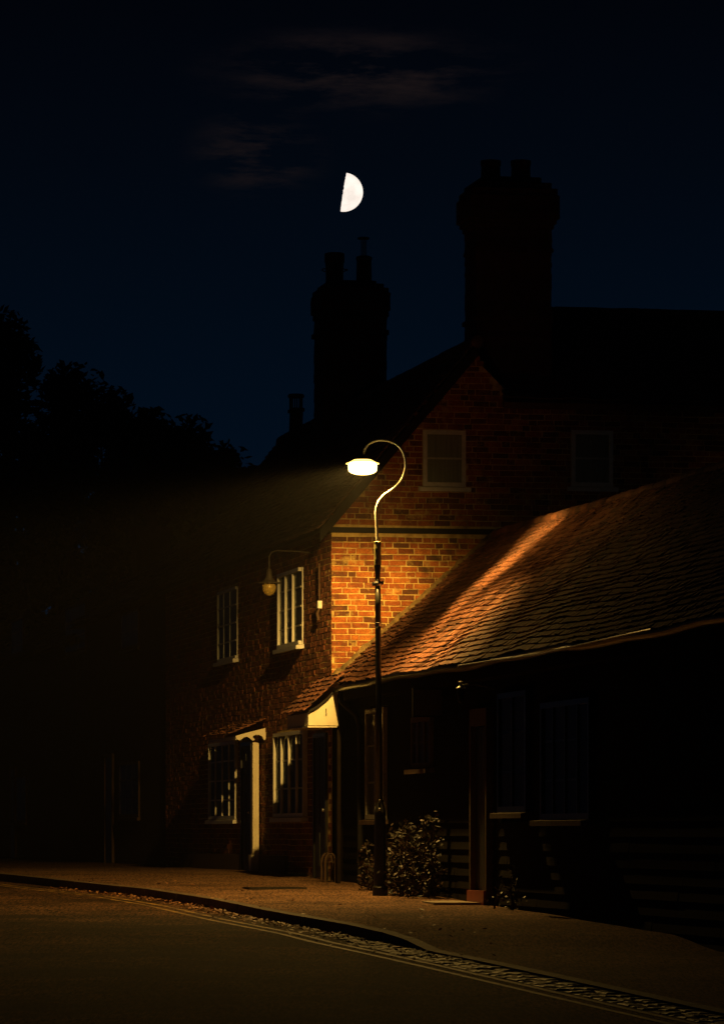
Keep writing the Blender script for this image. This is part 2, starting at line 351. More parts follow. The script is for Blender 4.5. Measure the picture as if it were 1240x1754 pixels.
# ------------------------------------------------------------------ bricks, tiles, windows
def brickwork(mb, put, s0, s1, z0, z1, keep, holes=(), prd=.009):
    """single bricks standing a few millimetres proud of the mortar; put(s, d, z) gives a local point"""
    z = z0; row = 0
    while z < z1:
        h = .066+random.uniform(-.003, .003); s = s0-(.06 if row % 2 else 0)-random.uniform(0, .02)
        k = row
        while s < s1:
            L = (.215 if (k % 2 == 0 or random.random() < .35) else .103)+random.uniform(-.006, .006); k += 1
            a, b = max(s, s0), min(s+L, s1)
            for (p_, q_, r0, t0) in holes:
                if z+h > r0 and z < t0:
                    if a < p_ < b: b = p_-.006 if p_-a > .03 else b
                    if a < q_ < b and b > q_: a = q_+.006 if a >= p_-.001 or q_-a < b-q_ else a
            if b-a > .03 and keep(a, b, z, z+h):
                d = prd+random.uniform(-.004, .004); c = random.random()**.8 if random.random() > .12 else random.uniform(0, .12)
                j = [random.uniform(-.005, .005) for _ in range(4)]; wz = .010*noise.noise(Vector((a*1.3, z*2.1, 3))); wy = .010*noise.noise(Vector((b*1.3, z*2.1, 3)))
                p = [put(a+j[0], 0, z+wz), put(b, 0, z+j[1]+wy), put(b+j[2], 0, z+h+wy), put(a, 0, z+h+j[3]+wz)]
                q = [put(a+.003+j[0], d, z+.003+wz), put(b-.003, d, z+.003+j[1]+wy), put(b-.003+j[2], d+random.uniform(-.003, .003), z+h-.003+wy), put(a+.003, d, z+h-.003+j[3]+wz)]
                mb.hexa(p+q, c, skip=(0,))
            s += L+.010+random.uniform(-.003, .004)
        z += h+.010+random.uniform(-.0015, .003); row += 1
def tiling(mb, O, A, S, la, ls, gauge=.1, wd=.165, wav=.012, seed=0, c0=0):
    """clay tiles laid in courses from the eave: O eave corner, A unit along, S unit up the slope"""
    O, A, S = Vector(O), Vector(A), Vector(S); Nn = A.cross(S).normalized()
    if Nn.z < 0: Nn = -Nn
    r = 0; s = 0.0
    while s < ls:
        x = -(wd/2 if r % 2 else 0)
        while x < la:
            a, b = max(0, x), min(la, x+wd-.004)
            if b-a > .02:
                def P(x_, s_, n_): return O+A*x_+S*s_+Nn*(n_+wav*noise.noise(Vector((x_*.8+seed, s_*1.1, 0)))+wav*.8*noise.noise(Vector((x_*.15+seed, s_*.3, 4))))
                t = .017; l = random.uniform(-.012, .008); lift = random.uniform(0, .014)**1.0; tw = random.uniform(-.008, .008)
                e = min(ls, s+gauge*1.35)
                mb.hexa([P(a, s+l, .010+lift), P(b, s+l+tw, .010+lift+tw), P(b, e, 0), P(a, e, 0),
                         P(a, s+l, .010+t+lift), P(b, s+l+tw, .010+t+lift+tw), P(b, e, t*.5), P(a, e, t*.5)], random.random(), skip=(0,))
            x += wd
        s += gauge; r += 1
def window(parent, put, s0, s1, z0, z1, ns, nz, fm, name='window', fw=.06, bw=.03, depth=.09, cur='curtain_dark', sill=.06, zbars=None, near=None, label=None, sillmat=None, base=0.0):
    """put(s, d, z): d is the distance proud of the wall; frame with glazing bars, panes, curtain and sill"""
    f = MB(); hb_ = min(bw*.8, .024); hd_ = .028
    def bar(a, b, c, d_, p0, p1):
        f.hexa([put(a, p0, c), put(b, p0, c), put(b, p1, c), put(a, p1, c), put(a, p0, d_), put(b, p0, d_), put(b, p1, d_), put(a, p1, d_)])
    D = depth+base
    bar(s0, s0+fw, z0, z1, base, near if near else D); bar(s1-fw, s1, z0, z1, base, D)
    bar(s0+fw, s1-fw, z1-fw, z1, base, D); bar(s0+fw, s1-fw, z0, z0+fw, base, D)
    for i in range(1, ns):
        c = s0+(s1-s0)*i/ns; bar(c-bw/2, c+bw/2, z0+fw, z1-fw, base+.02, D-.006)
    for zb in (zbars or [z0+(z1-z0)*i/nz for i in range(1, nz)]):
        cuts = [s0+fw]+[s0+(s1-s0)*i/ns for i in range(1, ns)]+[s1-fw]
        for i in range(ns):
            a = cuts[i]+(bw/2 if i else 0); b = cuts[i+1]-(bw/2 if i < ns-1 else 0)
            bar(a, b, zb-hb_/2, zb+hb_/2, base+.02, base+hd_)
    w_ = f.build(name, fm, parent)
    if label: w_['label'] = label
    for i in range(ns):
        for j in range(nz):
            pass
    p = MB(); e = base+.028
    p.face([put(s0+fw, e, z0+fw), put(s1-fw, e, z0+fw), put(s1-fw, e, z1-fw), put(s0+fw, e, z1-fw)]); p.build('pane', M['glass'], w_)
    c = MB(); n = 14; e = base+.006
    for i in range(n):
        a = s0+.02+(s1-s0-.04)*i/n; b = s0+.02+(s1-s0-.04)*(i+1)/n
        da, db = (e+.003*(i % 2), e+.003*((i+1) % 2))
        c.face([put(a, da, z0+.02), put(b, db, z0+.02), put(b, db, z1-.02), put(a, da, z1-.02)])
    c.build('curtain', M[cur], w_)  # with dark_room this is the painted dark sheet, not cloth
    if sill:
        q = MB(); a, b = s0-.06, s1+.06
        q.hexa([put(a, base, z0-.06), put(b, base, z0-.06), put(b, D+sill, z0-.07), put(a, D+sill, z0-.07), put(a, base, z0-.003), put(b, base, z0-.003), put(b, D+sill, z0-.015), put(a, D+sill, z0-.015)])
        q.build('sill', sillmat or fm, w_)
    return w_
front = lambda s, d, z: Vector((-d, s, z))
gable = lambda s, d, z: Vector((s, -d, z))

# ------------------------------------------------------------------ the tall brick house
house = empty('brick_house', B(0, 0, 0), ROT)
tag(house, 'tall red brick house with tile roof, two big chimneys and the lamplit gable wall', 'house')
EAVE = 4.885; RV = 1.95; RZ = 7.24; LEN = 14.5
WZ = 6.55; WEND = 8.0                          # rear wing eave height and its end
# carcass (the mortar faces)
wl = MB()
wl.prism([(0, 0, -.4), (WEND, 0, -.4), (WEND, 0, WZ), (2.45, 0, WZ), (RV, 0, RZ-.20), (0.0, 0, EAVE-.12)], (0, .02, 0))
wl.box(0, .02, .021, LEN, -.4, EAVE-.1); wl.box(2.4, WEND-.02, 3.98, 4.0, -.4, WZ-.3); wl.box(.021, 4.0, LEN-.02, LEN, -.4, EAVE-.3)
wl.box(WEND-.02, WEND, .021, 3.979, -.4, WZ-.3)
wall = wl.build('wall', M['mortar'], house)
W1 = [on_gable(724, 833), on_gable(797, 738)]; W2 = [on_gable(978, 833), on_gable(1049, 738)]
def ghole(a, b, z, zz):
    for (p, q) in (W1, W2):
        if b > p[0]+.005 and a < q[0]-.005 and zz > p[1]+.03 and z < q[1]-.03: return False
    return True
bk = MB()
def gkeep(a, b, z, zz):
    if 4.70 < (z+zz)/2 < 4.79 or not ghole(a, b, z, zz): return False
    m = (a+b)/2
    top = EAVE-.02+m*(RZ-EAVE)/RV if m < 1.93 else WZ+max(0, (2.4-m)*1.3)
    if zz > top: return False
    cot = 2.35+.83*max(0, m) if m < 2.2 else 4.2
    return z > cot-.05
brickwork(bk, gable, .0, WEND-.2, 2.3, RZ, gkeep, [(W1[0][0], W1[1][0], W1[0][1]+.03, W1[1][1]-.03), (W2[0][0], W2[1][0], W2[0][1]+.03, W2[1][1]-.03)])
bk.build('gable_brickwork', M['brick'], house)
FW = {'u1': (482, 520, 978, 1108), 'u2': (376, 408, 1010, 1131), 'g1': (475, 527, 1254, 1400), 'g2': (362, 408, 1272, 1404)}
FR = {}
for k_, (xa, xb, yt, yb) in FW.items():
    a = on_front(xa, yb); b = on_front(xb, yt); sA, sB = b[0], a[0]
    zm0 = on_front(xb, yb)[1]; FR[k_] = (sA, sB, .5*(zm0+a[1]), .5*(on_front(xb, yt)[1]+on_front(xa, yt)[1]))
DOORS = [(.25, 1.15), (6.05, 6.95)]
def fkeep(a, b, z, zz):
    for (p, q, r, t) in FR.values():
        if b > p+.005 and a < q-.005 and zz > r+.005 and z < t-.005: return False
    for p, q in DOORS:
        if b > p and a < q and z < 2.1: return False
    return True
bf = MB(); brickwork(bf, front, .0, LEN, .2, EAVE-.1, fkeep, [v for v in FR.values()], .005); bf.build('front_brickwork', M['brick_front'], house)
qn = MB(); z = 2.3                              # string course and dressed corner
sc = MB(); sc.box(-.035, WEND, -.045, 0, 4.715, 4.785); sc.box(-.035, 0, .001, .25, 4.715, 4.785); sc.build('string_course', M['lead'], house)
# roofs
sl = math.hypot(RV+.18, RZ-EAVE+.18); S = Vector((RV+.18, 0, RZ-EAVE+.18)).normalized()
rf = MB(); tiling(rf, (-.18, -.08, EAVE-.18+.04), (0, 1, 0), S, LEN+.1, sl, seed=3)
S2 = Vector((-S.x, 0, S.z)); 
tiling(rf, (2*RV+.18, 2.2, EAVE-.18+.04), (0, 1, 0), S2, LEN-2.2, sl, gauge=.2, wd=.33)
roof = rf.build('roof', M['tile_old'], house)
ub = MB(); ub.prism([(-.15, -.05, EAVE-.17), (RV, -.05, RZ-.01), (RV, -.05, RZ-.08), (-.1, -.05, EAVE-.22)], (0, LEN+.05, 0))
ub.prism([(2*RV+.15, 2.2, EAVE-.17), (RV+.001, 2.2, RZ-.01), (RV+.001, 2.2, RZ-.08), (2*RV+.1, 2.2, EAVE-.22)], (0, LEN-2.2, 0))
ub.build('roof_boarding', M['batten'], house)
rg = MB(); y = -.1
while y < LEN:
    rg.tube([(RV, y, RZ+.03), (RV, y+.29, RZ+.03+random.uniform(-.01, .01))], .085, 10, random.random()); y += .3
rg.build('ridge_tiles', M['tile_old'], house)
WRZ = 7.93; WU = 2.1; S3 = Vector((0, WU+.2, WRZ-WZ+.1)).normalized(); S3l = math.hypot(WU+.2, WRZ-WZ+.1)
wr = MB(); tiling(wr, (RV+.35, -.2, WZ-.05), (1, 0, 0), S3, WEND-RV-.15, S3l, seed=9)
tiling(wr, (RV+1.0, 2*WU+.2, WZ-.05), (1, 0, 0), Vector((0, -S3.y, S3.z)), WEND-RV-.8, S3l, gauge=.2, wd=.33)
wr.prism([(RV+.36, -.17, WZ-.08), (RV+.36, WU, WRZ-.01), (RV+.36, WU, WRZ-.12), (RV+.36, -.1, WZ-.16)], (WEND-RV-.3, 0, 0)); wr.prism([(RV+1.01, 2*WU+.17, WZ-.08), (RV+1.01, WU+.001, WRZ-.01), (RV+1.01, WU+.001, WRZ-.12), (RV+1.01, 2*WU+.1, WZ-.16)], (WEND-RV-1, 0, 0))
x = RV+.4
while x < WEND:
    wr.tube([(x, WU, WRZ+.03), (x+.29, WU, WRZ+.03+random.uniform(-.008, .008))], .085, 10, random.random()); x += .3
wr.build('wing_roof', M['tile_old'], house)
vg = MB(); vg.prism([(-.17, -.085, EAVE-.30), (-.17, -.085, EAVE-.14), (RV, -.085, RZ+.0), (RV, -.085, RZ-.17)], (0, .03, 0)); vg.build('verge_board', M['lead'], house)
# chimneys
def chimney(parent, uc, dep, rings, cx, D, name='chimney', mt='brick_dark'):
    mb = MB(); v = None
    for (y0, y1, hw) in rings:
        z0, z1 = ZC+(HY-y0)*D/FPX, ZC+(HY-y1)*D/FPX; h = hw*D/FPX-dep*.098
        p = Vector(((cx-CX)/FPX*D, D))-C0; vv = p.dot(ev)
        z = z0; ex = h-(rings[0][2]*D/FPX-dep*.098)
        while z < z1-.01:
            e = min(z1, z+.075); j = random.uniform(-.006, .006)
            mb.box(vv-h+j, vv+h+j, uc-dep/2-ex, uc+dep/2+ex, z, e-.006, random.random()); 
            mb.box(vv-h+.012, vv+h-.012, uc-dep/2-ex+.012, uc+dep/2+ex-.012, e-.006, e, .1); z = e
    return mb.build(name, M[mt], parent)
def dpt(cx, uc): # depth of a photo column on plane u=uc
    a = (cx-CX)/FPX; return (uc + C0.dot(eu))/(a*eu.x+eu.y)
def spot_on(cx, uc):
    D = dpt(cx, uc); p = Vector(((cx-CX)/FPX*D, D))-C0; return D, p.dot(ev)
D2 = dpt(870, .75)
ch = chimney(house, .75, .7, [(705,556,75), (556,548,78), (548,436,74.5), (436,429,77), (429,396,75), (396,388,78), (388,380,82), (380,340,86.5), (340,328,83), (328,317,75), (317,306,60)], 870, D2)
def zpx(y, D): return ZC+(HY-y)*D/FPX
def pot(parent, cx, uc, prof, name='chimney_pot', m='pot'):
    D, v = spot_on(cx, uc); mb = MB()
    mb.lathe([(hw*D/FPX, zpx(y, D)) for y, hw in prof], (v, uc, 0), 20)
    return mb.build(name, M[m], parent)
for cx in (840.5, 892): pot(ch, cx, .75, [(310, 18), (306, 17), (284, 16), (283, 17.5), (275, 17.5), (274.5, 13), (282, 12.5)])
UC1 = 9.3; D1 = dpt(600, UC1)
ch1 = chimney(house, UC1, .8, [(770,577,63.5), (577,568,67), (568,546,63.5), (546,536,66), (536,505,68.5), (505,496,66), (496,489,59), (489,483,48)], 600, D1)
pot(ch1, 573, UC1, [(486, 16), (480, 15), (462, 15), (450, 16), (449, 17), (434, 17), (433, 14), (440, 12)])
pot(ch1, 623.5, UC1, [(486, 15), (484, 13.5), (446, 12.5), (444, 14), (440, 13.5), (438, 9)])
fl = pot(ch1, 623, UC1, [(440, 5), (412, 5), (411, 5)], 'metal_flue', 'steel')
pot(fl, 622.5, UC1, [(410, 4), (409, 10), (406.5, 10), (405, 3)], 'flue_cap', 'post')
Dp, vp = spot_on(573, UC1); wr_ = MB(); n = 24; r = 22*Dp/FPX
wr_.tube([(vp+r*math.cos(2*math.pi*i/n), UC1+r*math.sin(2*math.pi*i/n), zpx(462, Dp)+.01*math.sin(i*2)) for i in range(n+1)], .008, 6); wr_.build('wire_ring', M['iron'], ch1)
UC3 = 13.6; D3 = dpt(507, UC3)
ch3 = chimney(house, UC3, .35, [(800,706,12), (706,700,14.5)], 507, D3)
cg = MB(); Dq, vq = spot_on(507, UC3)
for i in range(8):
    th = i*math.pi/4; cg.tube([(vq+.1*math.cos(th), UC3+.1*math.sin(th), zpx(701, Dq)), (vq+.1*math.cos(th), UC3+.1*math.sin(th), zpx(680, Dq))], .012, 6)
cg.lathe([(.13, zpx(681, Dq)), (.14, zpx(678, Dq)), (.12, zpx(675, Dq)), (.02, zpx(674, Dq))], (vq, UC3, 0), 16); cg.build('chimney_cowl', M['pot'], ch3)
# windows of the gable and of the front
for (p, q), lab in ((W1, None), (W2, None)):
    zc_ = p[1]+(q[1]-p[1])*.5
    window(house, gable, p[0], q[0], p[1], q[1], 1, 2, M['white_worn'], fw=.055, bw=.03, depth=.03, cur='curtain', sill=.05, base=.004)
def fwin(key, ns, nz, fm, **kw):
    a, b, c, d = FR[key]; return window(house, front, a, b, c, d, ns, nz, fm, **kw)
fwin('u1', 3, 4, M['white'], fw=.05, bw=.04, depth=.062, sill=.05, base=.004, near=.02, cur='dark_room')
fwin('u2', 3, 4, M['white_worn'], fw=.04, bw=.03, depth=.036, sill=.05, base=.004, near=.02, cur='dark_room')
fwin('g1', 4, 3, M['white'], fw=.05, bw=.035, depth=.062, sill=.04, base=.004, cur='dark_room')
fwin('g2', 4, 4, M['white'], fw=.05, bw=.03, depth=.048, sill=.04, base=.004, cur='dark_room')
for (a, b) in DOORS:
    d = MB(); d.box(-.012, -.004, a+.06, b-.06, .15, 2.02)
    for i in range(2):
        for j in range(3): d.box(-.022, -.0125, a+.14+i*.36, a+.42+i*.36, .3+j*.58, .75+j*.58)
    dd = d.build('door', M['door'], house)
    f = MB(); f.box(-.04, -.002, a, a+.06, .1, 2.08); f.box(-.04, -.002, b-.06, b, .1, 2.08); f.box(-.04, -.002, a+.061, b-.061, 2.02, 2.08); f.build('door_frame', M['black_paint'], dd)
    h = MB(); h.lathe([(.012, 0), (.026, .02), (.022, .035), (.005, .04)], (0, 0, 0), 10); hh = h.build('handle', M['steel'], dd); hh.location = (-.023, a+.12, 1.05); hh.rotation_euler = (0, R(-90), 0)
pl = MB(); pl.box(-.05, 0, 3.2, 6.0, -.3, .42); pl.box(-.05, 0, 7.0, 12.5, -.3, .42); pl.build('plinth', M['wood'], house)
# door hood beside the cottage: tiled, with a cream end panel
HU = -1.10; HL = 1.55
hd = MB(); hs = Vector((.50, 0, .47)).normalized()
tiling(hd, (-.58, HU-.05, 2.31), (0, 1, 0), hs, HL+.1, .74, seed=5, wav=.008)
hood = hd.build('door_hood', M['tile'], house)
def hv(px): D = dpt(px, HU); return (Vector(((px-CX)/FPX*D, D))-C0).dot(ev)
va_, vb_ = hv(528), hv(577); Dh = dpt(550, HU)
zz_ = lambda y: ZC+(HY-y)*Dh/FPX
hp = [(vb_, zz_(1243)), (va_, zz_(1243)), (va_, zz_(1222)), (va_+(vb_-va_)*.3, zz_(1214)), (va_+(vb_-va_)*.65, zz_(1200)), (vb_, zz_(1180)), (vb_+.12, zz_(1166)), (vb_+.12, zz_(1243))]
ck = MB(); ck.prism([(x, HU, z) for x, z in hp], (0, HL-.05, 0)); ck.build('end_panel', M['cream'], hood)
ck = MB(); ck.box(va_-.012, vb_, HU-.012, HU+HL, zz_(1246.5), zz_(1244.2)); ck.build('moulding', M['cream'], hood)
top = hp[2:7]
ck = MB(); ck.prism([(x, HU-.04, z+.004) for x, z in top]+[(x, HU-.04, z+.035) for x, z in reversed(top)], (0, .03, 0)); ck.build('verge_board', M['lead'], hood)
ck = MB(); xk = hv(558.5); ck.box(xk-.006, xk+.006, HU-.006, HU-.001, zz_(1227), zz_(1214)); ck.build('hook_plate', M['lead'], hood)
xp = hv(581); ck = MB(); ck.box(xp-.022, xp+.022, HU+.01, HU+.06, .08, zz_(1250)); ck.build('post', M['post_wood'], hood)
ck = MB(); ck.prism([(hv(577.5), HU-.03, zz_(1190)), (hv(600), HU-.03, zz_(1188)), (hv(600), HU-.03, zz_(1248)), (hv(580), HU-.03, zz_(1250))], (0, .02, 0)); ck.build('bracket_board', M['black_board'], hood)
# porch further along: a small tiled canopy with a fretted end fascia and a moulded pilaster behind it
PU = 5.0
pr = MB(); ps = Vector((.62, 0, .26)).normalized()
tiling(pr, (-.55, PU-.06, 2.150), (0, 1, 0), ps, 2.6, .60, seed=8, wav=.006)
porch = pr.build('porch_roof', M['tile'], house)
def pv_(px): D = dpt(px, PU); return (Vector(((px-CX)/FPX*D, D))-C0).dot(ev)
Dq_ = dpt(430, PU); zq = lambda y: ZC+(HY-y)*Dq_/FPX
pp_ = [(460, 1246), (460, 1268), (456, 1268), (452, 1267.5), (449, 1262), (444, 1259), (438, 1259), (433.5, 1261), (433, 1264), (436, 1266), (435.5, 1268.5), (432, 1268.5), (428, 1265), (423, 1262.5), (418, 1263), (414, 1267), (411, 1268.5), (406, 1267), (404, 1264), (404, 1261), (425, 1255)]
ck = MB(); ck.prism([(pv_(x), PU, zq(y)) for x, y in pp_], (0, .025, 0)); ck.build('fretted_fascia', M['cream'], porch)
ck = MB(); ck.box(pv_(404), pv_(404)+.02, PU+.03, PU+2.4, zq(1268), zq(1262)); ck.build('front_fascia', M['cream'], porch)
QU = 5.35
def qv(px): D = dpt(px, QU); return (Vector(((px-CX)/FPX*D, D))-C0).dot(ev)
c = MB(); x0, x1 = qv(433), qv(443.5); c.box(x0, x1, QU, QU+.14, .43, 2.05); c.box(x0+.022, x0+.030, QU-.006, QU-.0005, .5, 2.0); c.box(x0+.040, x1-.006, QU-.010, QU-.0005, .5, 2.0)
po = c.build('pilaster', M['cream'], porch)
c = MB(); c.box(x0-.03, x1+.01, QU-.03, QU+.16, .15, .429); c.box(x0-.002, x1+.02, QU-.04, QU-.031, .15, .40); c.build('pilaster_base', M['cream'], po)

# ------------------------------------------------------------------ terrace further along
def terrace(name, label, y0, y1, ez, rz, wins, chim):
    h = empty(name, B(0, y0, 0), ROT); tag(h, label, 'house', 'terraced houses further along the street')
    L = y1-y0; m = MB(); m.box(0.02, 6, .01, L-.01, -.3, ez); m.build('wall', M['brick_dark'], h)
    s = Vector((2.7, 0, rz-ez)).normalized(); r = MB(); ln = math.hypot(2.9, rz-ez+.1)
    tiling(r, (-.2, .01, ez-.08), (0, 1, 0), s, L-.02, ln, gauge=.2, wd=.33)
    tiling(r, (5.5, .01, ez-.08), (0, 1, 0), Vector((-s.x, 0, s.z)), L-.02, ln, gauge=.2, wd=.33)
    r.prism([(-.15, .02, ez-.1), (2.65, .02, rz-.02), (5.45, .02, ez-.1)], (0, L-.04, 0)); ro = r.build('roof', M['tile_old'], h)
    for (cy, top) in chim:
        c = MB(); c.box(2.3, 3.0, cy-.4, cy+.4, rz-.4, top); c.box(2.24, 3.06, cy-.46, cy+.46, top, top+.2); co = c.build('chimney', M['brick_dark'], h)
        for q in (-.2, .2):
            c = MB(); c.lathe([(.12, 0), (.1, .3), (.12, .32), (.12, .36), (.08, .36)], (2.65, cy+q, top+.2), 14); c.build('chimney_pot', M['pot'], co)
    for (xa, xb, yt, yb, ns, nz) in wins:
        a = on_front(xa, yb); b = on_front(xb, yt)
        window(h, lambda s_, d, z: Vector((.02-d, s_-y0, z)), b[0], a[0], .5*(a[1]+on_front(xb, yb)[1]), .5*(b[1]+on_front(xa, yt)[1]), ns, nz, M['wood'], fw=.05, bw=.03, depth=.03, base=.002, sill=.03, cur='dark_room')
    d = MB(); dy = L*.55; d.box(-.01, .015, dy, dy+.9, 0, 2.1); do = d.build('door', M['door'], h)
    d = MB(); d.box(-.03, .018, dy-.07, dy-.001, 0, 2.17); d.box(-.03, .018, dy+.901, dy+.97, 0, 2.17); d.box(-.03, .018, dy, dy+.9, 2.101, 2.17); d.build('door_frame', M['wood'], do)
    return h
terrace('terraced_house', 'dark brick terraced house next beyond the tall house', LEN+.02, 26, 4.75, 6.75, [(208, 238, 1020, 1111, 3, 3), (205, 238, 1306, 1400, 3, 3), (112, 147, 1036, 1118, 3, 3)], [(9.5, 7.4)])
terrace('terraced_house', 'farthest dark terraced house at the left edge of the street', 26.02, 44, 4.5, 6.3, [(20, 40, 1060, 1130, 3, 3), (20, 45, 1330, 1410, 3, 3)], [(8, 7.0)])

# ------------------------------------------------------------------ the low cottage
cot = empty('tiled_cottage', B(0, -.02, 0), ROT)
tag(cot, 'low black weatherboarded cottage with sagging clay tile roof', 'cottage')
CL = 24.0; EZ = 2.66; RDG = 4.70; CV = 2.2; FV = .16; oy = .02
cb = MB(); cb.box(FV+.02, 4.3, -CL, -.01, -.9, EZ-.1); cb.prism([(FV+.02, -CL, EZ-.1), (4.3, -CL, EZ-.1), (CV, -CL, RDG-.12)], (0, .02, 0)); cw = cb.build('wall', M['black_board'], cot)
CWIN = {'a': (636, 668, 1214, 1404), 'b': (715, 748, 1228, 1316), 'c': (833, 880, 1190, 1392), 'd': (938, 1022, 1200, 1404)}
CR = {}
for k_, (xa, xb, yt, yb) in CWIN.items():
    a0 = on_front(xa, yb, FV); b0 = on_front(xb, yb, FV); CR[k_] = (b0[0]+oy, a0[0]+oy, .5*(a0[1]+b0[1]), .5*(on_front(xa, yt, FV)[1]+on_front(xb, yt, FV)[1]))
DR = (on_front(836, 1400, FV-.0)[0]+oy-.0, on_front(802, 1400, FV)[0]+oy)
DR = (-8.78, -7.93)
CR['c'] = (-10.6, -9.25, CR['c'][2], CR['c'][3])
wb = MB(); z = -.5
while z < EZ-.12:
    hb = .15+random.uniform(-.006, .006); y = -CL
    while y < -.02:
        L = min(random.uniform(2.2, 3.8), -.02-y); segs = [(y, y+L-.004)]
        for (p, q, r_, t_) in list(CR.values())+[(DR[0], DR[1], -1, 2.02)]:
            nx = []
            for a, b in segs:
                if z+hb < r_ or z > t_ or b < p or a > q: nx.append((a, b)); continue
                if a < p: nx.append((a, p))
                if b > q: nx.append((q, b))
            segs = nx
        c = random.random(); tw = random.uniform(0, .006)
        for a, b in segs:
            if b-a > .02: wb.hexa([(FV-.030-tw, a, z), (FV+.02, a, z), (FV+.02, b, z), (FV-.030, b, z), (FV-.008, a, z+hb+.012), (FV+.02, a, z+hb+.012), (FV+.02, b, z+hb+.012), (FV-.008, b, z+hb+.012)], c)
        y += L
    z += hb
wb.build('weatherboarding', M['black_board'], cot)
S4 = Vector((CV+.10, 0, RDG-EZ)).normalized(); l4 = math.hypot(CV+.10, RDG-EZ)
rt = MB(); tiling(rt, (-.10, -CL-.1, EZ+.0), (0, 1, 0), S4, CL+.1-1.14, l4, wav=.045, seed=1, gauge=.098)
q0 = .12/(CV+.10)
tiling(rt, (.02, -1.14, EZ+(RDG-EZ)*q0), (0, 1, 0), S4, 1.14, l4*(1-q0), wav=.03, seed=2, gauge=.098)
tiling(rt, (2*CV+.10, -CL-.1, EZ), (0, 1, 0), Vector((-S4.x, 0, S4.z)), CL+.1, l4, gauge=.2, wd=.33)
croof = rt.build('roof', M['tile'], cot)
ub = MB(); ub.prism([(.05, -CL-.08, EZ+.08), (CV, -CL-.08, RDG-.05), (2*CV+.08, -CL-.08, EZ-.06), (2*CV, -CL-.08, EZ-.16), (CV, -CL-.08, RDG-.16), (.05, -CL-.08, EZ-.0)], (0, CL+.06, 0)); ub.prism([(-.08, -CL-.08, EZ-.04), (.048, -CL-.08, EZ+.075), (.048, -CL-.08, EZ+.0), (-.06, -CL-.08, EZ-.10)], (0, CL+.06-1.14, 0)); ub.build('roof_boarding', M['batten'], cot)
rg = MB(); y = -CL-.1
while y < -.3:
    q = .045*.8*noise.noise(Vector(((y+CL)*.15+1, .9, 4)))
    rg.tube([(CV, y, RDG-.012+q), (CV, y+.29, RDG-.012+q+random.uniform(-.012, .012))], .075, 10, random.random()); y += .3
rg.build('ridge_tiles', M['tile'], cot)
fi = MB()                                        # mortar fillet where roof meets the gable
n = 60; prev = None
for i in range(n+1):
    t = i/n; v_ = .0+(CV+.0)*t; zb_ = EZ+(RDG-EZ)*(v_+.10)/(CV+.10)
    w1_ = .06+.035*noise.noise(Vector((i*.45, 1, 0))); h1_ = .05+.04*noise.noise(Vector((i*.4, 5, 0)))+random.uniform(-.008, .008)
    ring = [Vector((v_, -w1_-.05, zb_-.01)), Vector((v_, -w1_, zb_+.03+.5*h1_)), Vector((v_, -.01, zb_+.045+h1_)), Vector((v_, .012, zb_+.0))]
    if prev:
        tn_ = random.random()
        for k in range(3): fi.face([prev[k], ring[k], ring[k+1], prev[k+1]], tn_)
    prev = ring
fi.build('mortar_fillet', M['fillet'], cot)
eb = MB(); eb.box(-.005, FV+.03, -.075, -.045, -.3, 2.62); eb.build('dark_cover_board', M['black_board'], cot)  # dark board added to cover a strip of gable that caught the lamp
gt = MB(); n = 60
prof = [(-.062*math.cos(math.pi*i/10), -.07*math.sin(math.pi*i/10)) for i in range(11)]
def gz(y): return EZ-.015+.012*math.sin(y*.9)+.01*math.sin(y*2.3)
for i in range(n):
    a = -CL+(CL-1.15)*i/n; b = -CL+(CL-1.15)*(i+1)/n
    for (p0, q0), (p1, q1) in zip(prof, prof[1:]):
        gt.face([(-.155+p0, a, gz(a)+q0), (-.155+p1, a, gz(a)+q1), (-.155+p1, b, gz(b)+q1), (-.155+p0, b, gz(b)+q0)])
        gt.face([(-.155+p0*.9, a, gz(a)+q0*.9), (-.155+p0*.9, b, gz(b)+q0*.9), (-.155+p1*.9, b, gz(b)+q1*.9), (-.155+p1*.9, a, gz(a)+q1*.9)])
gt.prism([(-.155+p, -1.15, gz(-1.15)+q) for p, q in prof], (0, .012, 0)); gut = gt.build('gutter', M['black_paint'], cot)
fs = MB(); fs.box(-.088, -.065, -CL, -1.16, EZ-.20, EZ-.06); fs.box(-.064, FV, -CL, -1.16, EZ-.20, EZ-.185); fs.build('fascia', M['black_board'], cot)
dp = MB(); dp.tube([(-.155, -1.4, EZ-.08), (-.15, -1.4, EZ-.22), (.05, -1.4, EZ-.40), (.10, -1.4, EZ-.55), (.10, -1.4, -.1)], .036, 12)
dp.build('downpipe', M['lead'], cot)
cab = MB(); pts = []
y = on_front(785, 1141, -.4)[0]; y_end = on_front(1098, 1083, -.4)[0]
for px_, py_ in ((785, 1141), (830, 1134), (875, 1128.5), (920, 1122), (960, 1112.5), (1002, 1103), (1045, 1093), (1091, 1083), (1115, 1078)):
    s_, z_ = on_front(px_, py_, -.235); pts.append((-.235, s_+oy, z_))
cab.tube(pts, .010, 8); cab.build('cable', M['steel'], cot)
frontC = lambda s, d, z: Vector((FV-d, s, z))
for k_, ns, nz, fm in (('a', 2, 3, 'grey_white'), ('b', 3, 2, 'wood'), ('c', 2, 3, 'black_paint'), ('d', 4, 3, 'black_paint')):
    a, b, c, d = CR[k_]; window(cot, frontC, a, b, c, d, ns, nz, M[fm], fw=.06, bw=.035, depth=.05, base=.035, cur='curtain_dark' if k_ in 'ab' else 'dark_room', sill=.07 if k_ != 'd' else .1, sillmat=M['wood'])
d = MB(); d.box(FV-.03, FV-.004, DR[0]+.06, DR[1]-.06, -.05, 1.95)
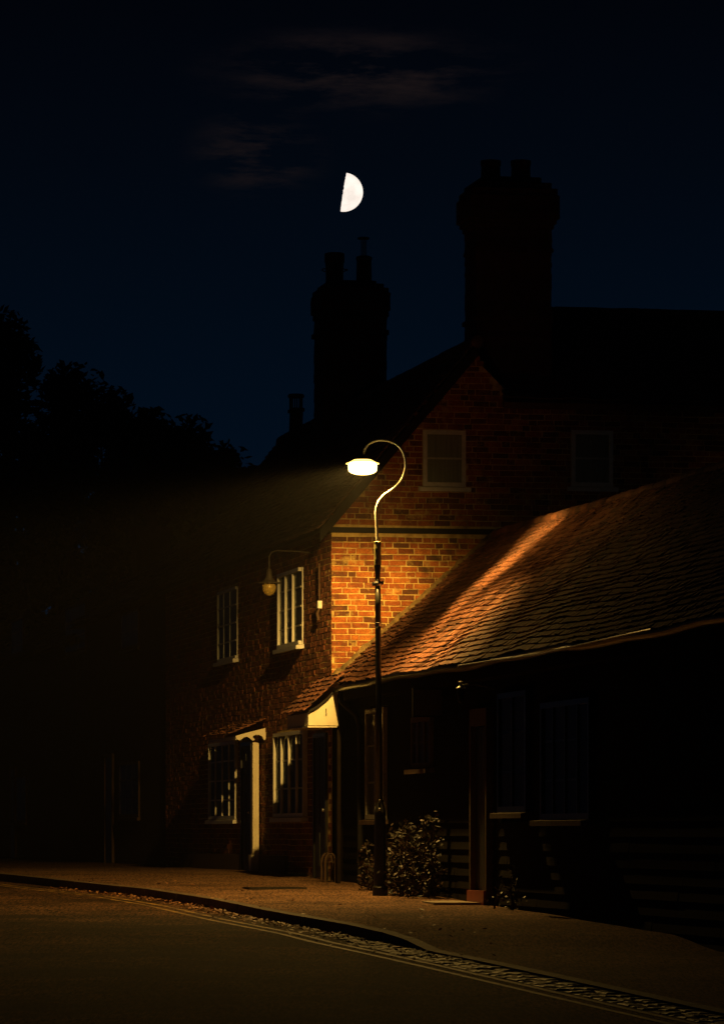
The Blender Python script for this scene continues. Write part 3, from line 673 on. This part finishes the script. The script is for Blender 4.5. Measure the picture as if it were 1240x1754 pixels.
for i in range(5): d.box(FV-.036, FV-.031, DR[0]+.07+i*.146, DR[0]+.20+i*.146, -.03, 1.93)
cd = d.build('door', M['door'], cot)
d = MB(); d.box(FV-.10, FV, DR[1]-.055, DR[1], -.1, 2.15); d.box(FV-.10, FV, DR[0], DR[0]+.055, -.1, 2.15); d.box(FV-.10, FV, DR[0]+.056, DR[1]-.056, 1.96, 2.15); d.build('door_frame', M['wood'], cd)
d = MB(); d.box(FV-.13, FV-.101, DR[0], DR[1], -.12, .10); d.box(FV-.10, FV-.035, DR[0]+.06, DR[1]-.06, -.12, .06); d.build('threshold', M['red_tile'], cd)

sp_ = empty('doorstep', B(-.2, -7.9, zg(48.2)), ROT); tag(sp_, 'pale worn stone doorstep in front of the cottage door', 'doorstep')
p = on_ground(735, 1547); q = on_ground(820, 1549)
d = MB(); d.prism([(-.30, -.75, -.05), (.22, -.80, -.05), (.24, .62, -.05), (-.20, .40, -.05)], (0, 0, .065)); d.build('slab', M['stone'], sp_)

# ------------------------------------------------------------------ street lamp
LD = 50.5
def L(px, py): return at(px, py, LD)
pb = at(651, 1535, LD); pb.z = zg(LD)
lamp = empty('street_lamp', pb); tag(lamp, 'lit street lamp with swan neck arm on a black pavement post', 'street lamp')
def loc(px, py, dy=0): p = L(px, py); return Vector((p.x-pb.x, dy, p.z-pb.z))
def hw(a): return a*LD/FPX
def lean(y): return 646.5+(651-646.5)*(y-930)/(1535-930)
c = MB(); c.lathe([(.0005+hw(r), loc(650, y).z) for y, r in ((1545, 13.5), (1521, 13.3), (1518, 11), (1512, 10.6), (1400, 9.6), (1392, 9.8), (1386, 8.6), (1378, 6.5), (1371, 5.5))], (loc(651, 1500).x, 0, 0), 24); base = c.build('base', M['post'], lamp, smooth=False)
c = MB(); z0 = loc(650, 1500).z; z1 = loc(650, 1410).z; r_ = hw(9.9)
c.box(-hw(6), hw(6), -r_-.006, -r_+.03, z0, z1); c.build('inspection_door', M['post'], base)
c = MB()
for yy, rr in ((1372, .012), (1387, .019)):
    o = loc(650, yy); c.lathe([(rr, -.004), (rr*.98, .003), (rr*.85, .5*rr), (rr*.6, .8*rr), (rr*.3, .95*rr), (.0005, rr)], (0, 0, 0), 14)
    bo = c.build('lock_bolt', M['steel'], base, smooth=True); bo.rotation_euler = (R(90), 0, 0); bo.location = (o.x, -hw(6.2 if yy < 1380 else 9.4)-.003, o.z); c = MB()
def vtube(pairs, seg=20):
    c = MB(); c.tube([loc(lean(y), y) for y, r in pairs], [hw(r) for y, r in pairs], seg); return c
vtube([(1376, 5.3), (1200, 5.2), (1078, 5.1), (1073, 5.1)]).build('shaft', M['post'], lamp, smooth=True)
vtube([(1073, 5.3), (1067, 5.6), (1066, 4.9)]).build('joint_collar', M['steel'], lamp)
vtube([(1067, 5.0), (1004, 4.9)]).build('upper_shaft', M['post'], lamp, smooth=True)
c = vtube([(1003.5, 6.5), (1001, 7.5), (999, 7.5), (996, 6)]); o = loc(647.5, 1000)
c.box(o.x-hw(10), o.x+hw(9), -.02, .02, o.z-.012, o.z+.010); c.tube([o+Vector((hw(8), 0, 0)), o+Vector((hw(8), 0, .035))], .012, 8); c.tube([o+Vector((-hw(8.5), -.01, -.03)), o+Vector((-hw(8.5), -.01, .02))], .012, 8)
c.build('bracket_clamp', M['steel'], lamp)
vtube([(997, 4.6), (985, 4.4), (972, 5.4), (968, 5.8)]).build('tapered_neck', M['post'], lamp, smooth=True)
sv = vtube([(968, 6.2), (931, 6.0), (928.5, 6.4), (927.5, 5.2)], 24).build('sleeve', M['sleeve'], lamp)
c = MB(); 
for yy in (943, 962):
    o = loc(643.5, yy); c = MB(); c.box(o.x-.006, o.x+.016, -hw(6.2)-.006, -hw(4.5), o.z-.022, o.z+.022); c.build('slot_cover', M['post'], sv)
# swan neck
CP = [(646, 930), (645.3, 905), (644, 880), (645.5, 868), (650, 857), (658, 848), (668, 841), (680, 831.5), (688, 821), (693, 808), (694.8, 797), (693.5, 784), (688.5, 771), (681, 762.5), (671, 757), (658, 754), (644, 754.5), (632, 760), (625, 769), (622, 780), (621.5, 788)]
def cat(P, n=6):
    o = []
    for i in range(len(P)-1):
        p0, p1, p2, p3 = [Vector(P[max(0, min(len(P)-1, j))]) for j in (i-1, i, i+1, i+2)]
        for k in range(n):
            t = k/n; o.append(.5*((2*p1)+(p2-p0)*t+(2*p0-5*p1+4*p2-p3)*t*t+(3*p1-p0-3*p2+p3)*t**3))
    o.append(Vector(P[-1])); return o
cc = cat(CP); c = MB(); c.tube([loc(p.x, p.y) for p in cc], [hw(2.6-.9*i/len(cc)) for i in range(len(cc))], 14); c.build('swan_neck_arm', M['arm'], lamp, smooth=True)
o = loc(621, 795)
c = MB(); c.lathe([(.03, .115), (.05, .10), (.06, .075), (.10, .062), (.105, .055)], (o.x, 0, o.z), 32); hd_ = c.build('lantern_canopy', M['post'], lamp, smooth=True)
c = MB(); c.lathe([(.106, .052), (.16, .022), (.197, .010), (.199, .002), (.176, -.004)], (o.x, 0, o.z), 40); c.build('lantern_rim', M['rim'], hd_, smooth=True)
c = MB(); c.lathe([(.150, .020), (.165, .0), (.172, -.006), (.170, -.06), (.165, -.085), (.13, -.108), (.08, -.122), (.02, -.127), (.001, -.127)], (o.x, 0, o.z), 40); c.build('lantern_lens', M['lens'], hd_, smooth=True)
# the lamp's own light, beam shaped by hand: cut off above, sectors added for the roof's bright streak and dark wedge
ld = bpy.data.lights.new('sodium_lamp', 'POINT'); ld.energy = 3400; ld.color = LAMPCOL; ld.shadow_soft_size = .045
ld.use_nodes = True; t = ld.node_tree; em = [n for n in t.nodes if n.type == 'EMISSION'][0]
tcx = N(t, 'ShaderNodeTexCoord'); sx = N(t, 'ShaderNodeSeparateXYZ'); t.links.new(tcx.outputs['Normal'], sx.inputs[0])
def ramp1(src, stops, interp='LINEAR'):
    r = N(t, 'ShaderNodeValToRGB'); r.color_ramp.interpolation = interp
    while len(r.color_ramp.elements) < len(stops): r.color_ramp.elements.new(.5)
    for e, (p, v) in zip(r.color_ramp.elements, stops): e.position = p; e.color = (v, v, v, 1)
    t.links.new(src, r.inputs[0]); return r
el = N(t, 'ShaderNodeMapRange'); el.inputs[1].default_value = -1; el.inputs[2].default_value = 1; t.links.new(sx.outputs[2], el.inputs[0])
def E_(deg): return (math.sin(R(deg))+1)/2
ve = ramp1(el.outputs[0], [(0, .70), (E_(-55), .64), (E_(-30), .72), (E_(-20), 1.0), (E_(-11), 1.0), (E_(-7.5), .55), (E_(-5), .2), (E_(-2.5), .06), (E_(1), .035), (E_(6), .010), (E_(12), .002), (E_(25), .0003)])
az = N(t, 'ShaderNodeMath', operation='ARCTAN2'); t.links.new(sx.outputs[0], az.inputs[0]); t.links.new(sx.outputs[1], az.inputs[1])
a2 = N(t, 'ShaderNodeMapRange'); a2.inputs[1].default_value = -math.pi; a2.inputs[2].default_value = math.pi; t.links.new(az.outputs[0], a2.inputs[0])
def A_(deg): return (deg+180)/360
sh = N(t, 'ShaderNodeMapRange'); sh.inputs[1].default_value = E_(-45); sh.inputs[2].default_value = E_(-12); sh.inputs[3].default_value = 16/360; sh.inputs[4].default_value = 0
t.links.new(el.outputs[0], sh.inputs[0]); az2 = N(t, 'ShaderNodeMath', operation='ADD'); t.links.new(a2.outputs[0], az2.inputs[0]); t.links.new(sh.outputs[0], az2.inputs[1])
va = ramp1(az2.outputs[0], [(A_(-180), .22), (A_(-125), .55), (A_(-75), 1.0), (A_(-12), .8), (A_(-4), 1), (A_(4), 1), (A_(8), .55), (A_(12), .16), (A_(16), .03), (A_(31), .03), (A_(40), .8), (A_(47), .8), (A_(57), .09), (A_(72), .025), (A_(150), .03), (A_(165), .05), (A_(180), .22)])
dn = ramp1(el.outputs[0], [(E_(-60), 1), (E_(-32), 0)])
sm = N(t, 'ShaderNodeMix'); t.links.new(dn.outputs[0], sm.inputs[0]); t.links.new(va.outputs[0], sm.inputs[2]); sm.inputs[3].default_value = .58
pm = N(t, 'ShaderNodeMath', operation='MULTIPLY'); t.links.new(ve.outputs[0], pm.inputs[0]); t.links.new(sm.outputs[0], pm.inputs[1])
t.links.new(pm.outputs[0], em.inputs['Strength'])
lo = bpy.data.objects.new('sodium_lamp', ld); scn.collection.objects.link(lo); lo.parent = lamp; lo.location = (o.x, 0, o.z-.02)

# ------------------------------------------------------------------ wall lantern on the house front
wu = 1.25; Dw = 57.2
g0 = at(461, 1000, Dw); w_loc = g0
wl_ = empty('wall_lantern', (w_loc.x, w_loc.y, 0), ROT); wl_.location.z = w_loc.z
tag(wl_, 'glass wall lantern hanging from a curved bracket on the brick house front', 'wall lamp')
def ww(a): return a*Dw/FPX
c = MB(); c.tube([(.72, 0, ww(52)), (.4, 0, ww(56)), (.10, 0, ww(57)), (.03, 0, ww(54)), (0, 0, ww(46)), (0, 0, ww(24))], .011, 10); c.box(.60, .62, -.05, .05, ww(40), ww(66)); c.build('bracket', M['iron'], wl_)
c = MB(); c.lathe([(.01, ww(26)), (.035, ww(24)), (.045, ww(12)), (.075, ww(6)), (.09, ww(4)), (.17, ww(1.5)), (.172, ww(.5)), (.08, ww(1))], (0, 0, 0), 28); c.build('shade', M['iron'], wl_, smooth=True)
M['amber'] = mat('amber_glass', [(.80,.58,.16), (.90,.68,.22)], .2, 9, .1, 30)
pa = M['amber'].node_tree.nodes
for n_ in pa:
    if n_.type == 'BSDF_PRINCIPLED': n_.inputs['Transmission Weight'].default_value = .75; n_.inputs['IOR'].default_value = 1.2
c = MB(); c.lathe([(.082, ww(.8)), (.090, ww(-3)), (.092, ww(-7)), (.082, ww(-13)), (.055, ww(-18)), (.02, ww(-20.5)), (.002, ww(-21))], (0, 0, 0), 28); c.build('glass_globe', M['amber'], wl_, smooth=True)
c = MB(); c.lathe([(.012, ww(2)), (.03, ww(-1)), (.035, ww(-5)), (.02, ww(-9)), (.002, ww(-10))], (0, 0, 0), 16); c.build('bulb', M['white'], wl_, smooth=True)
# conduit with junction box near the corner
jb = empty('junction_box', B(-.02, on_front(553, 1036)[0], 0), ROT); jb.location.z = on_front(553, 1036)[1]; tag(jb, 'small white junction box on a conduit beside the brick house corner', 'junction box')
c = MB(); c.box(-.055, -.0, -.05, .05, -.05, .05); c.build('box', M['white'], jb)
c = MB(); c.tube([(-.025, 0, .051), (-.025, .02, .3), (-.03, -.01, .55)], .011, 8); c.tube([(-.03, 0, -.051), (-.05, .03, -.12), (-.03, .05, -.2)], .02, 8); c.build('conduit', M['wood'], jb)

# ------------------------------------------------------------------ cottage sign and lantern
sg_y = on_front(720, 1200, -.12)[0]
sg = empty('hanging_sign', B(-.18, sg_y, 0), ROT); tag(sg, 'dark brown square signboard hanging under the cottage eave', 'sign')
Dg = 50.0; zt, zb = zpx(1182, Dg), zpx(1226, Dg)
c = MB(); c.box(-.02, .33, -.015, .015, zb, zt); pan = c.build('board', M['sign'], sg)
c = MB(); c.box(-.035, .345, -.022, .022, zt+.001, zt+.02); c.box(-.035, .345, -.022, .022, zb-.02, zb-.001); c.box(-.035, -.021, -.022, .022, zb, zt); c.box(.331, .345, -.022, .022, zb, zt); c.build('frame', M['black_board'], pan)
for hx in (.03, .28): c = MB(); c.tube([(hx, 0, zt+.02), (hx, 0, zt+.10)], .006, 6); c.build('hanger', M['iron'], sg)
ll = empty('door_lantern', B(-.30, on_front(789, 1180, -.30)[0], 0), ROT); zl = on_front(789, 1180, -.30)[1]; ll.location.z = zl; tag(ll, 'small black door lantern under the cottage eave with its glint painted pale on top', 'wall lamp')
c = MB(); c.lathe([(.055, 0), (.05, .012), (.02, .03), (.012, .07), (.03, .075), (.004, .085)], (0, 0, 0), 14); c.build('cap', M['white'], ll)  # white cap: the glint on the black metal is put into its colour
c = MB(); c.tube([(0, 0, .04), (.2, 0, .05), (.38, 0, .0)], .01, 8); c.build('bracket', M['iron'], ll)
c = MB(); c.lathe([(.045, -.001), (.04, -.06), (.025, -.14), (.01, -.16)], (0, 0, 0), 12); c.build('body', M['black_paint'], ll)

# ------------------------------------------------------------------ planting, small things
def leaf(mb, c, s, tone):
    th = random.uniform(0, 6.3); ph = random.uniform(-.9, .9)
    a = Vector((math.cos(th)*math.cos(ph), math.sin(th)*math.cos(ph), math.sin(ph)))*s; b = a.cross(Vector((random.uniform(-1, 1), random.uniform(-1, 1), random.uniform(-1, 1)))).normalized()*s*.45
    mb.face([c-a, c-b, c+a, c+b], tone)
def shrub(name, label, x, y, W, Dp, H, n, cols=7):
    z0 = zg(B(x, y).y); e = empty(name, B(x, y, z0), ROT); tag(e, label, 'shrub', 'shrubs against the cottage front')
    st_ = MB(); lv = MB()
    for i in range(cols):
        a = Vector((random.uniform(-W, W)*.5, random.uniform(-Dp, Dp)*.5, 0)); h = H*random.uniform(.55, 1)
        p = [a, a+Vector((random.uniform(-.05, .05), random.uniform(-.1, .1), h*.5)), a+Vector((random.uniform(-.1, .1), random.uniform(-.2, .2), h))]
        st_ = MB(); st_.tube(p, [.012, .008, .004], 6); st_.build('stem', M['bark'], e)
        for k in range(n//cols):
            t = random.random(); q = p[0].lerp(p[1], t*2) if t < .5 else p[1].lerp(p[2], t*2-1)
            r = (.16*(1-t*.55)); cc_ = q+Vector((random.gauss(0, r*.55), random.gauss(0, r*.9), random.gauss(0, .03)))
            if cc_.z > .01: leaf(lv, cc_, random.uniform(.02, .042), random.random())
    lv.build('foliage', M['leaf'], e)
shrub('wall_shrub', 'tall leafy shrub left of the cottage door, the larger of the two', -.18, on_front(738, 1500)[0]+.2, .34, 1.5, 1.02, 2600, 14)
shrub('wall_shrub', 'low bushy shrub growing right behind the street lamp post', -.16, on_front(668, 1500)[0]+.0, .28, 1.5, .62, 1300, 9)
shrub('wall_shrub', 'sparse dark shrub right of the cottage door', -.06, -10.0, .12, 1.4, .5, 110, 4)
# arched oak plant stand with a bare stake
ps_ = on_ground(566, 1513); pe = empty('plant_stand', ps_, ROT); tag(pe, 'low arched oak plant stand at the cottage corner', 'plant stand')
u_ = ps_.y/FPX; wd_ = 9.0*u_; hh_ = 50*u_
c = MB()
for i in range(13):
    pass
arc = [(-wd_, 0, 0), (-wd_, 0, hh_*.72)]+[(-wd_*math.cos(math.pi*i/8), 0, hh_*.72+hh_*.28*math.sin(math.pi*i/8)) for i in range(1, 8)]+[(wd_, 0, hh_*.72), (wd_, 0, 0)]
c.tube(arc, .016, 8); c.tube([(x_, .25, z_) for x_, y_, z_ in arc], .016, 8); c.build('hoop_frame', M['wood'], pe)
c = MB(); c.box(-wd_, wd_, .0, .25, hh_*.70, hh_*.73); c.build('shelf', M['wood'], pe)
sk = MB(); sk.tube([(-wd_*.5, .1, hh_*.73), (-wd_*.2, .1, hh_*1.05), (-wd_*.35, .1, hh_*1.4), (-wd_*.3, .1, hh_*1.85)], [.008, .006, .005, .003], 6)
so = tag(sk.build('dead_stem', M['wood']), 'thin bare stem standing up from the arched plant stand', 'stem'); so.location = ps_; so.rotation_euler = (0, 0, ROT)
# manhole cover, litter
p = on_ground(470, 1523.5); c = MB(); c.box(-.36, .36, -.28, .28, -.01, .022)
for i in range(6):
    for j in range(5): c.box(-.33+i*.113, -.25+i*.113, -.25+j*.103, -.18+j*.103, .0221, .026)
mh = tag(c.build('inspection_cover', M['iron']), 'dark iron inspection cover set in the pavement before the brick house', 'drain cover'); mh.location = p; mh.rotation_euler = (0, 0, ROT)
p = on_ground(722, 1562); c = MB(); Q = [Vector((random.uniform(-.01, .01)+.045*math.cos(i), random.uniform(-.01, .01)+.07*math.sin(i), random.uniform(.008, .035))) for i in range(6)]
for i in range(6): c.face([Vector((0, 0, .03)), Q[i], Q[(i+1) % 6]])
c.v = [(x, y, z) for x, y, z in c.v]; pp = tag(c.build('paper_scrap', M['paper']), 'small crumpled white paper scrap lying on the pavement', 'litter'); pp.location = p

# ------------------------------------------------------------------ trees beyond the houses
def tree(label, px, top, width, D, seed):
    random.seed(seed); base = at(px, 1470, D); base.z = zg(D); H = zpx(top, D)-base.z; W = width*D/FPX
    e = empty('broadleaf_tree', base); tag(e, label, 'tree', 'trees behind the far houses')
    tr = MB(); tr.tube([(0, 0, -.2), (.1, 0, H*.2), (0, .1, H*.45), (.1, 0, H*.8)], [.35, .26, .2, .06], 10)
    cr_ = MB(); cl_ = []
    for i in range(46):
        th = random.uniform(0, 6.28); zz = random.uniform(.2, .93); rr = W*.5*math.sqrt(max(.03, 1-((zz-.5)/.5)**2))*random.uniform(.3, .95)
        c_ = Vector((rr*math.cos(th), rr*math.sin(th)*.8, zz*H)); cl_.append((c_, random.uniform(.5, 1.0)))
    for i in range(10): c_ = cl_[i][0]; tr.tube([(0, 0, H*.3), c_*.5+Vector((0, 0, H*.17)), c_], [.12, .07, .02], 6)
    cl_.append((Vector((0, 0, H*.93)), .7))
    for c_, r in cl_:
        tn = random.random()
        for k in range(260):
            d = Vector((random.gauss(0, 1), random.gauss(0, 1), random.gauss(0, .8))).normalized()*r*random.random()**.45
            if (c_+d).z > H: d.z *= .3
            leaf(cr_, c_+d, random.uniform(.09, .2), min(1, max(0, tn*.6+random.random()*.4)))
    tr.build('trunk', M['bark'], e); cr_.build('crown', M['tree_leaf'], e)
for i, (px, top, wd, lab) in enumerate([(5, 500, 150, 'tallest dark tree at the left edge of the photo'), (110, 603, 150, 'broad dark tree second from the left edge'), (190, 640, 120, 'dark tree third from the left, sloping down from the tallest'),
        (262, 682, 120, 'dark tree between the broad crown and the round topped one'), (322, 694, 100, 'round topped dark tree right of the middle of the tree line'), (368, 745, 80, 'small dark tree near the right end of the tree line'), (440, 790, 120, 'lowest dark tree just left of the tall house roof')]):
    tree(lab, px, top, wd, 118+i*1.5, 40+i)

# ------------------------------------------------------------------ the moon: the sunlit half of the ball
DM = 6000.0; mc = at(588.5, 328.5, DM); rM = 33.2/FPX*DM
mb = MB(); nu, nv = 64, 48; random.seed(5)
# lit half: x >= 0 in the moon's own axes, with a rugged terminator
grid = []
for i in range(nv+1):
    la = -math.pi/2+math.pi*i/nv; row = []
    rough = .018*noise.noise(Vector((i*.55, 2, 0)))+.012*noise.noise(Vector((i*1.7, 7, 0)))
    for j in range(nu+1):
        lo_ = -math.pi/2-rough*1.5+(math.pi+rough*1.5)*j/nu
        row.append((math.cos(la)*math.cos(lo_)*1.0, math.cos(la)*math.sin(lo_), math.sin(la)))
    grid.append(row)
# rotate so that lit pole (+x) faces right; longitudes -90..90 about +x
for i in range(nv):
    for j in range(nu):
        P = [grid[i][j], grid[i][j+1], grid[i+1][j+1], grid[i+1][j]]
        mb.face([(x*rM, y*rM, z*rM) for x, y, z in P])
mo = mb.build('half_moon', M['moon'], smooth=True); mo.location = mc; mo.rotation_euler = (0, R(9), 0)
tag(mo, 'bright half moon in the dark sky above the middle chimney', 'moon')
M['moon'].node_tree.nodes['Noise Texture'].inputs['Scale'].default_value = .06

# ------------------------------------------------------------------ thin night haze in the street
hm = bpy.data.materials.new('thin_haze'); hm.use_nodes = True; t = hm.node_tree; t.nodes.clear()
ho = N(t, 'ShaderNodeOutputMaterial'); hv_ = N(t, 'ShaderNodeVolumePrincipled'); t.links.new(hv_.outputs[0], ho.inputs['Volume'])
hv_.inputs['Density'].default_value = .00038; hv_.inputs['Color'].default_value = (.9, .9, .9, 1)
c = MB(); c.box(-420, 420, -130, 920, -3.2, 17); hz = tag(c.build('haze', hm), kind='stuff')
